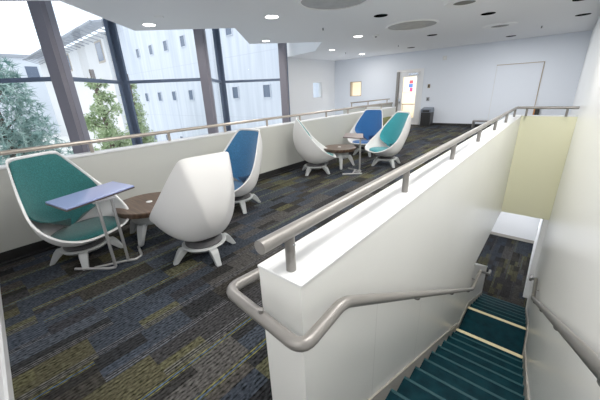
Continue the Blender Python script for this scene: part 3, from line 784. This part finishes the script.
obj('gutter', tube([(-31.5, -1.95, 12.7), (3.6, -1.95, 12.7)], .11, 8), M['roof'], lb)
for x in (-40.2, -53, -62):
    q = obj('window', B(*rel2(x-1.0, x+1.0, 13.34, 13.4, 5.6, 7.8)), M['brass'], lb); obj('pane', B(*rel2(x-.8, x+.85, 13.31, 13.34, 5.8, 7.6)), M['pane_d'], q)
fb = thing('flat_roofed_building', 'distant pale flat-roofed building at the left edge', 'building', (-76, 8, -4.1))
obj('wall', B(-6, 0, -40, 8.6, 0, 13.6), simple('pale grey render', (.62, .66, .72), .8), fb)
obj('roof_edge', B(-6.2, .5, -40, 9.0, 13.6, 14.1), M['roof'], fb)
for y in (5.2, -1, -8): obj('window', B(0, .05, y-.9, y+.9, 10.2, 12.2), M['pane_d'], fb)

def tree(name, label, loc, trunk_h, blobs, n, leaf, mat, needle, seed):
    rnd = random.Random(seed); t = thing(name, label, 'tree', loc)
    tb = tube([(0, 0, 0), (.05, .05, trunk_h*.5), (0, 0, trunk_h)], .13, 8)
    for (bx, by, bz, br) in blobs: tube([(0, 0, max(.5, bz-br*.9)), (bx*.8, by*.8, bz)], .04, 6, tb)
    obj('trunk', tb, M['bark'], t, smooth=True)
    bm = bmesh.new(); tot = sum(b[3]**2 for b in blobs)
    for (bx, by, bz, br) in blobs:
        for _ in range(int(n*br*br/tot)):
            v = Vector((rnd.gauss(0, 1), rnd.gauss(0, 1), rnd.gauss(0, 1))).normalized()*br*(rnd.random()**.45)
            c = Vector((bx, by, bz)) + v
            if needle:
                for _ in range(7):
                    d = (v.normalized()*.7 + Vector((rnd.gauss(0, 1), rnd.gauss(0, 1), rnd.gauss(0, 1)))).normalized()*leaf*rnd.uniform(.6, 1.2)
                    s = d.cross(Vector((rnd.gauss(0, 1), rnd.gauss(0, 1), rnd.gauss(0, 1)))).normalized()*leaf*.06
                    bm.faces.new([bm.verts.new(c-s), bm.verts.new(c+s), bm.verts.new(c+d)])
            else:
                d = Vector((rnd.gauss(0, 1), rnd.gauss(0, 1), rnd.gauss(0, 1))).normalized()*leaf*rnd.uniform(.5, 1.2); s = d.cross(Vector((rnd.gauss(0, 1), rnd.gauss(0, 1), rnd.gauss(0, 1)))).normalized()*leaf*.4
                bm.faces.new([bm.verts.new(c-d), bm.verts.new(c-s), bm.verts.new(c+d), bm.verts.new(c+s)])
    me = bpy.data.meshes.new('foliage'); bm.to_mesh(me); bm.free(); f = bpy.data.objects.new('foliage', me); COL.objects.link(f); me.materials.append(mat); f.parent = t
    return t
rb = random.Random(3)
tree('pine_tree', 'blue green pine tree outside the leftmost windows', (-17, 1.4, -4.1), 7.2,
     [(rb.uniform(-1.0, 1.0)*(1.15-.12*k), rb.uniform(-2.4, 1.6)*(1.15-.12*k), 2.2+k*.78+rb.uniform(-.2, .2), 1.0-.07*k) for k in range(7) for _ in range(3)], 2600, .34, M['pinel'], True, 5)
tree('leafy_tree', 'pale yellow green tree outside between the first two window columns', (-21, 6.3, -4.1), 7.4,
     [(rb.uniform(-.8, .8)*(1.1-.10*k), rb.uniform(-1.2, 1.2)*(1.1-.10*k), 1.6+k*.72, .85-.075*k) for k in range(8) for _ in range(3)], 9000, .11, M['leafl'], False, 8)
tree('leafy_tree', 'pale green tree outside just behind the corner mullion', (-24, 9.3, -4.1), 7.4,
     [(rb.uniform(-.7, .7)*(1.1-.10*k), rb.uniform(-.8, 1.0)*(1.1-.10*k), 1.6+k*.72, .85-.075*k) for k in range(8) for _ in range(3)], 7000, .11, M['leafl'], False, 9)

# ------------------------------------------------------------------ light
wd = bpy.data.worlds.new('World'); scene.world = wd; wd.use_nodes = True
bg = wd.node_tree.nodes['Background']; bg.inputs[0].default_value = (.86, .93, 1.0, 1); bg.inputs[1].default_value = 1.9
def lamp(name, kind, loc, power, col=(1, 1, 1), size=.3, rot=(0, 0, 0), sy=None, spot=None):
    l = bpy.data.lights.new(name, kind); l.energy = power; l.color = col
    if kind == 'AREA':
        l.size = size
        if sy: l.shape = 'RECTANGLE'; l.size_y = sy
        else: l.shape = 'DISK'
    o = bpy.data.objects.new(name, l); COL.objects.link(o); o.location = loc; o.rotation_euler = rot; return o
for (x, y), lab, r in LIT: lamp('downlight_lamp', 'AREA', (x, y, CZ-.02), 22, (1, .95, .88), .22)
for x, y in ((-3.22, 4.78), (-3.14, 8.01), (-3.2, 1.6)): lamp('round_disc_fill', 'AREA', (x, y, CZ-.04), 28, (1, .97, .94), 1.0)  # fill added under the unlit grey discs; the last spot has no fixture
lamp('stair_fill', 'AREA', (-.2, 1.4, CZ-.02), 40, (1, .96, .90), .5)  # added fill above the stair top, no fixture here
lamp('stair_fill', 'AREA', (-.15, 5.4, CZ-.02), 62, (1, .95, .86), .4)  # unseen fill added to brighten the cross wall
lamp('landing_fill', 'AREA', (-.3, -1.4, CZ-.02), 35, (1, .96, .90), .5)  # unseen fill added behind the camera, no fixture modelled
lamp('stair_fill', 'AREA', (-.12, 3.3, CZ-.02), 50, (1, .97, .92), .5)  # extra fill put in to lift the stair walls
lamp('far_fill', 'AREA', (-1.6, 11.2, CZ-.02), 70, (.97, .98, 1), .8)  # added fill for the far wall, not a ceiling fitting
lamp('far_fill', 'AREA', (-1.6, 8.4, CZ-.02), 40, (.97, .98, 1), .8)  # second added fill for the far end, no lit fitting here
lamp('lower_lamp', 'AREA', (-.6, 10.0, SOF-.03), 48, (.95, .97, 1), .5)
lamp('lower_lamp', 'AREA', (-3, 8.5, SOF-.03), 40, (1, .95, .85), .5)
lamp('corridor_lamp', 'AREA', (-5.6, 15.5, 2.65), 140, (1, .93, .82), 1.0)
sun = lamp('sun', 'SUN', (0, 0, 20), 0.8, (1, .97, .9), rot=(math.radians(38), 0, math.radians(-60))); sun.data.angle = .05

# ------------------------------------------------------------------ camera
cam = bpy.data.cameras.new('camera'); cam.lens = 17.548; cam.sensor_width = 36; cam.clip_start = .02; cam.clip_end = 500
co = bpy.data.objects.new('camera', cam); COL.objects.link(co)
co.matrix_world = Matrix(((0.76266542, -0.1936928, 0.61710984, 0), (0.64547148, 0.28889079, -0.70704221, 0), (-0.04132836, 0.93756344, 0.3453502, 1.58), (0, 0, 0, 1)))
scene.camera = co
scene.view_settings.view_transform = 'Standard'
scene.view_settings.exposure = 0.0
scene.view_settings.gamma = 1.14
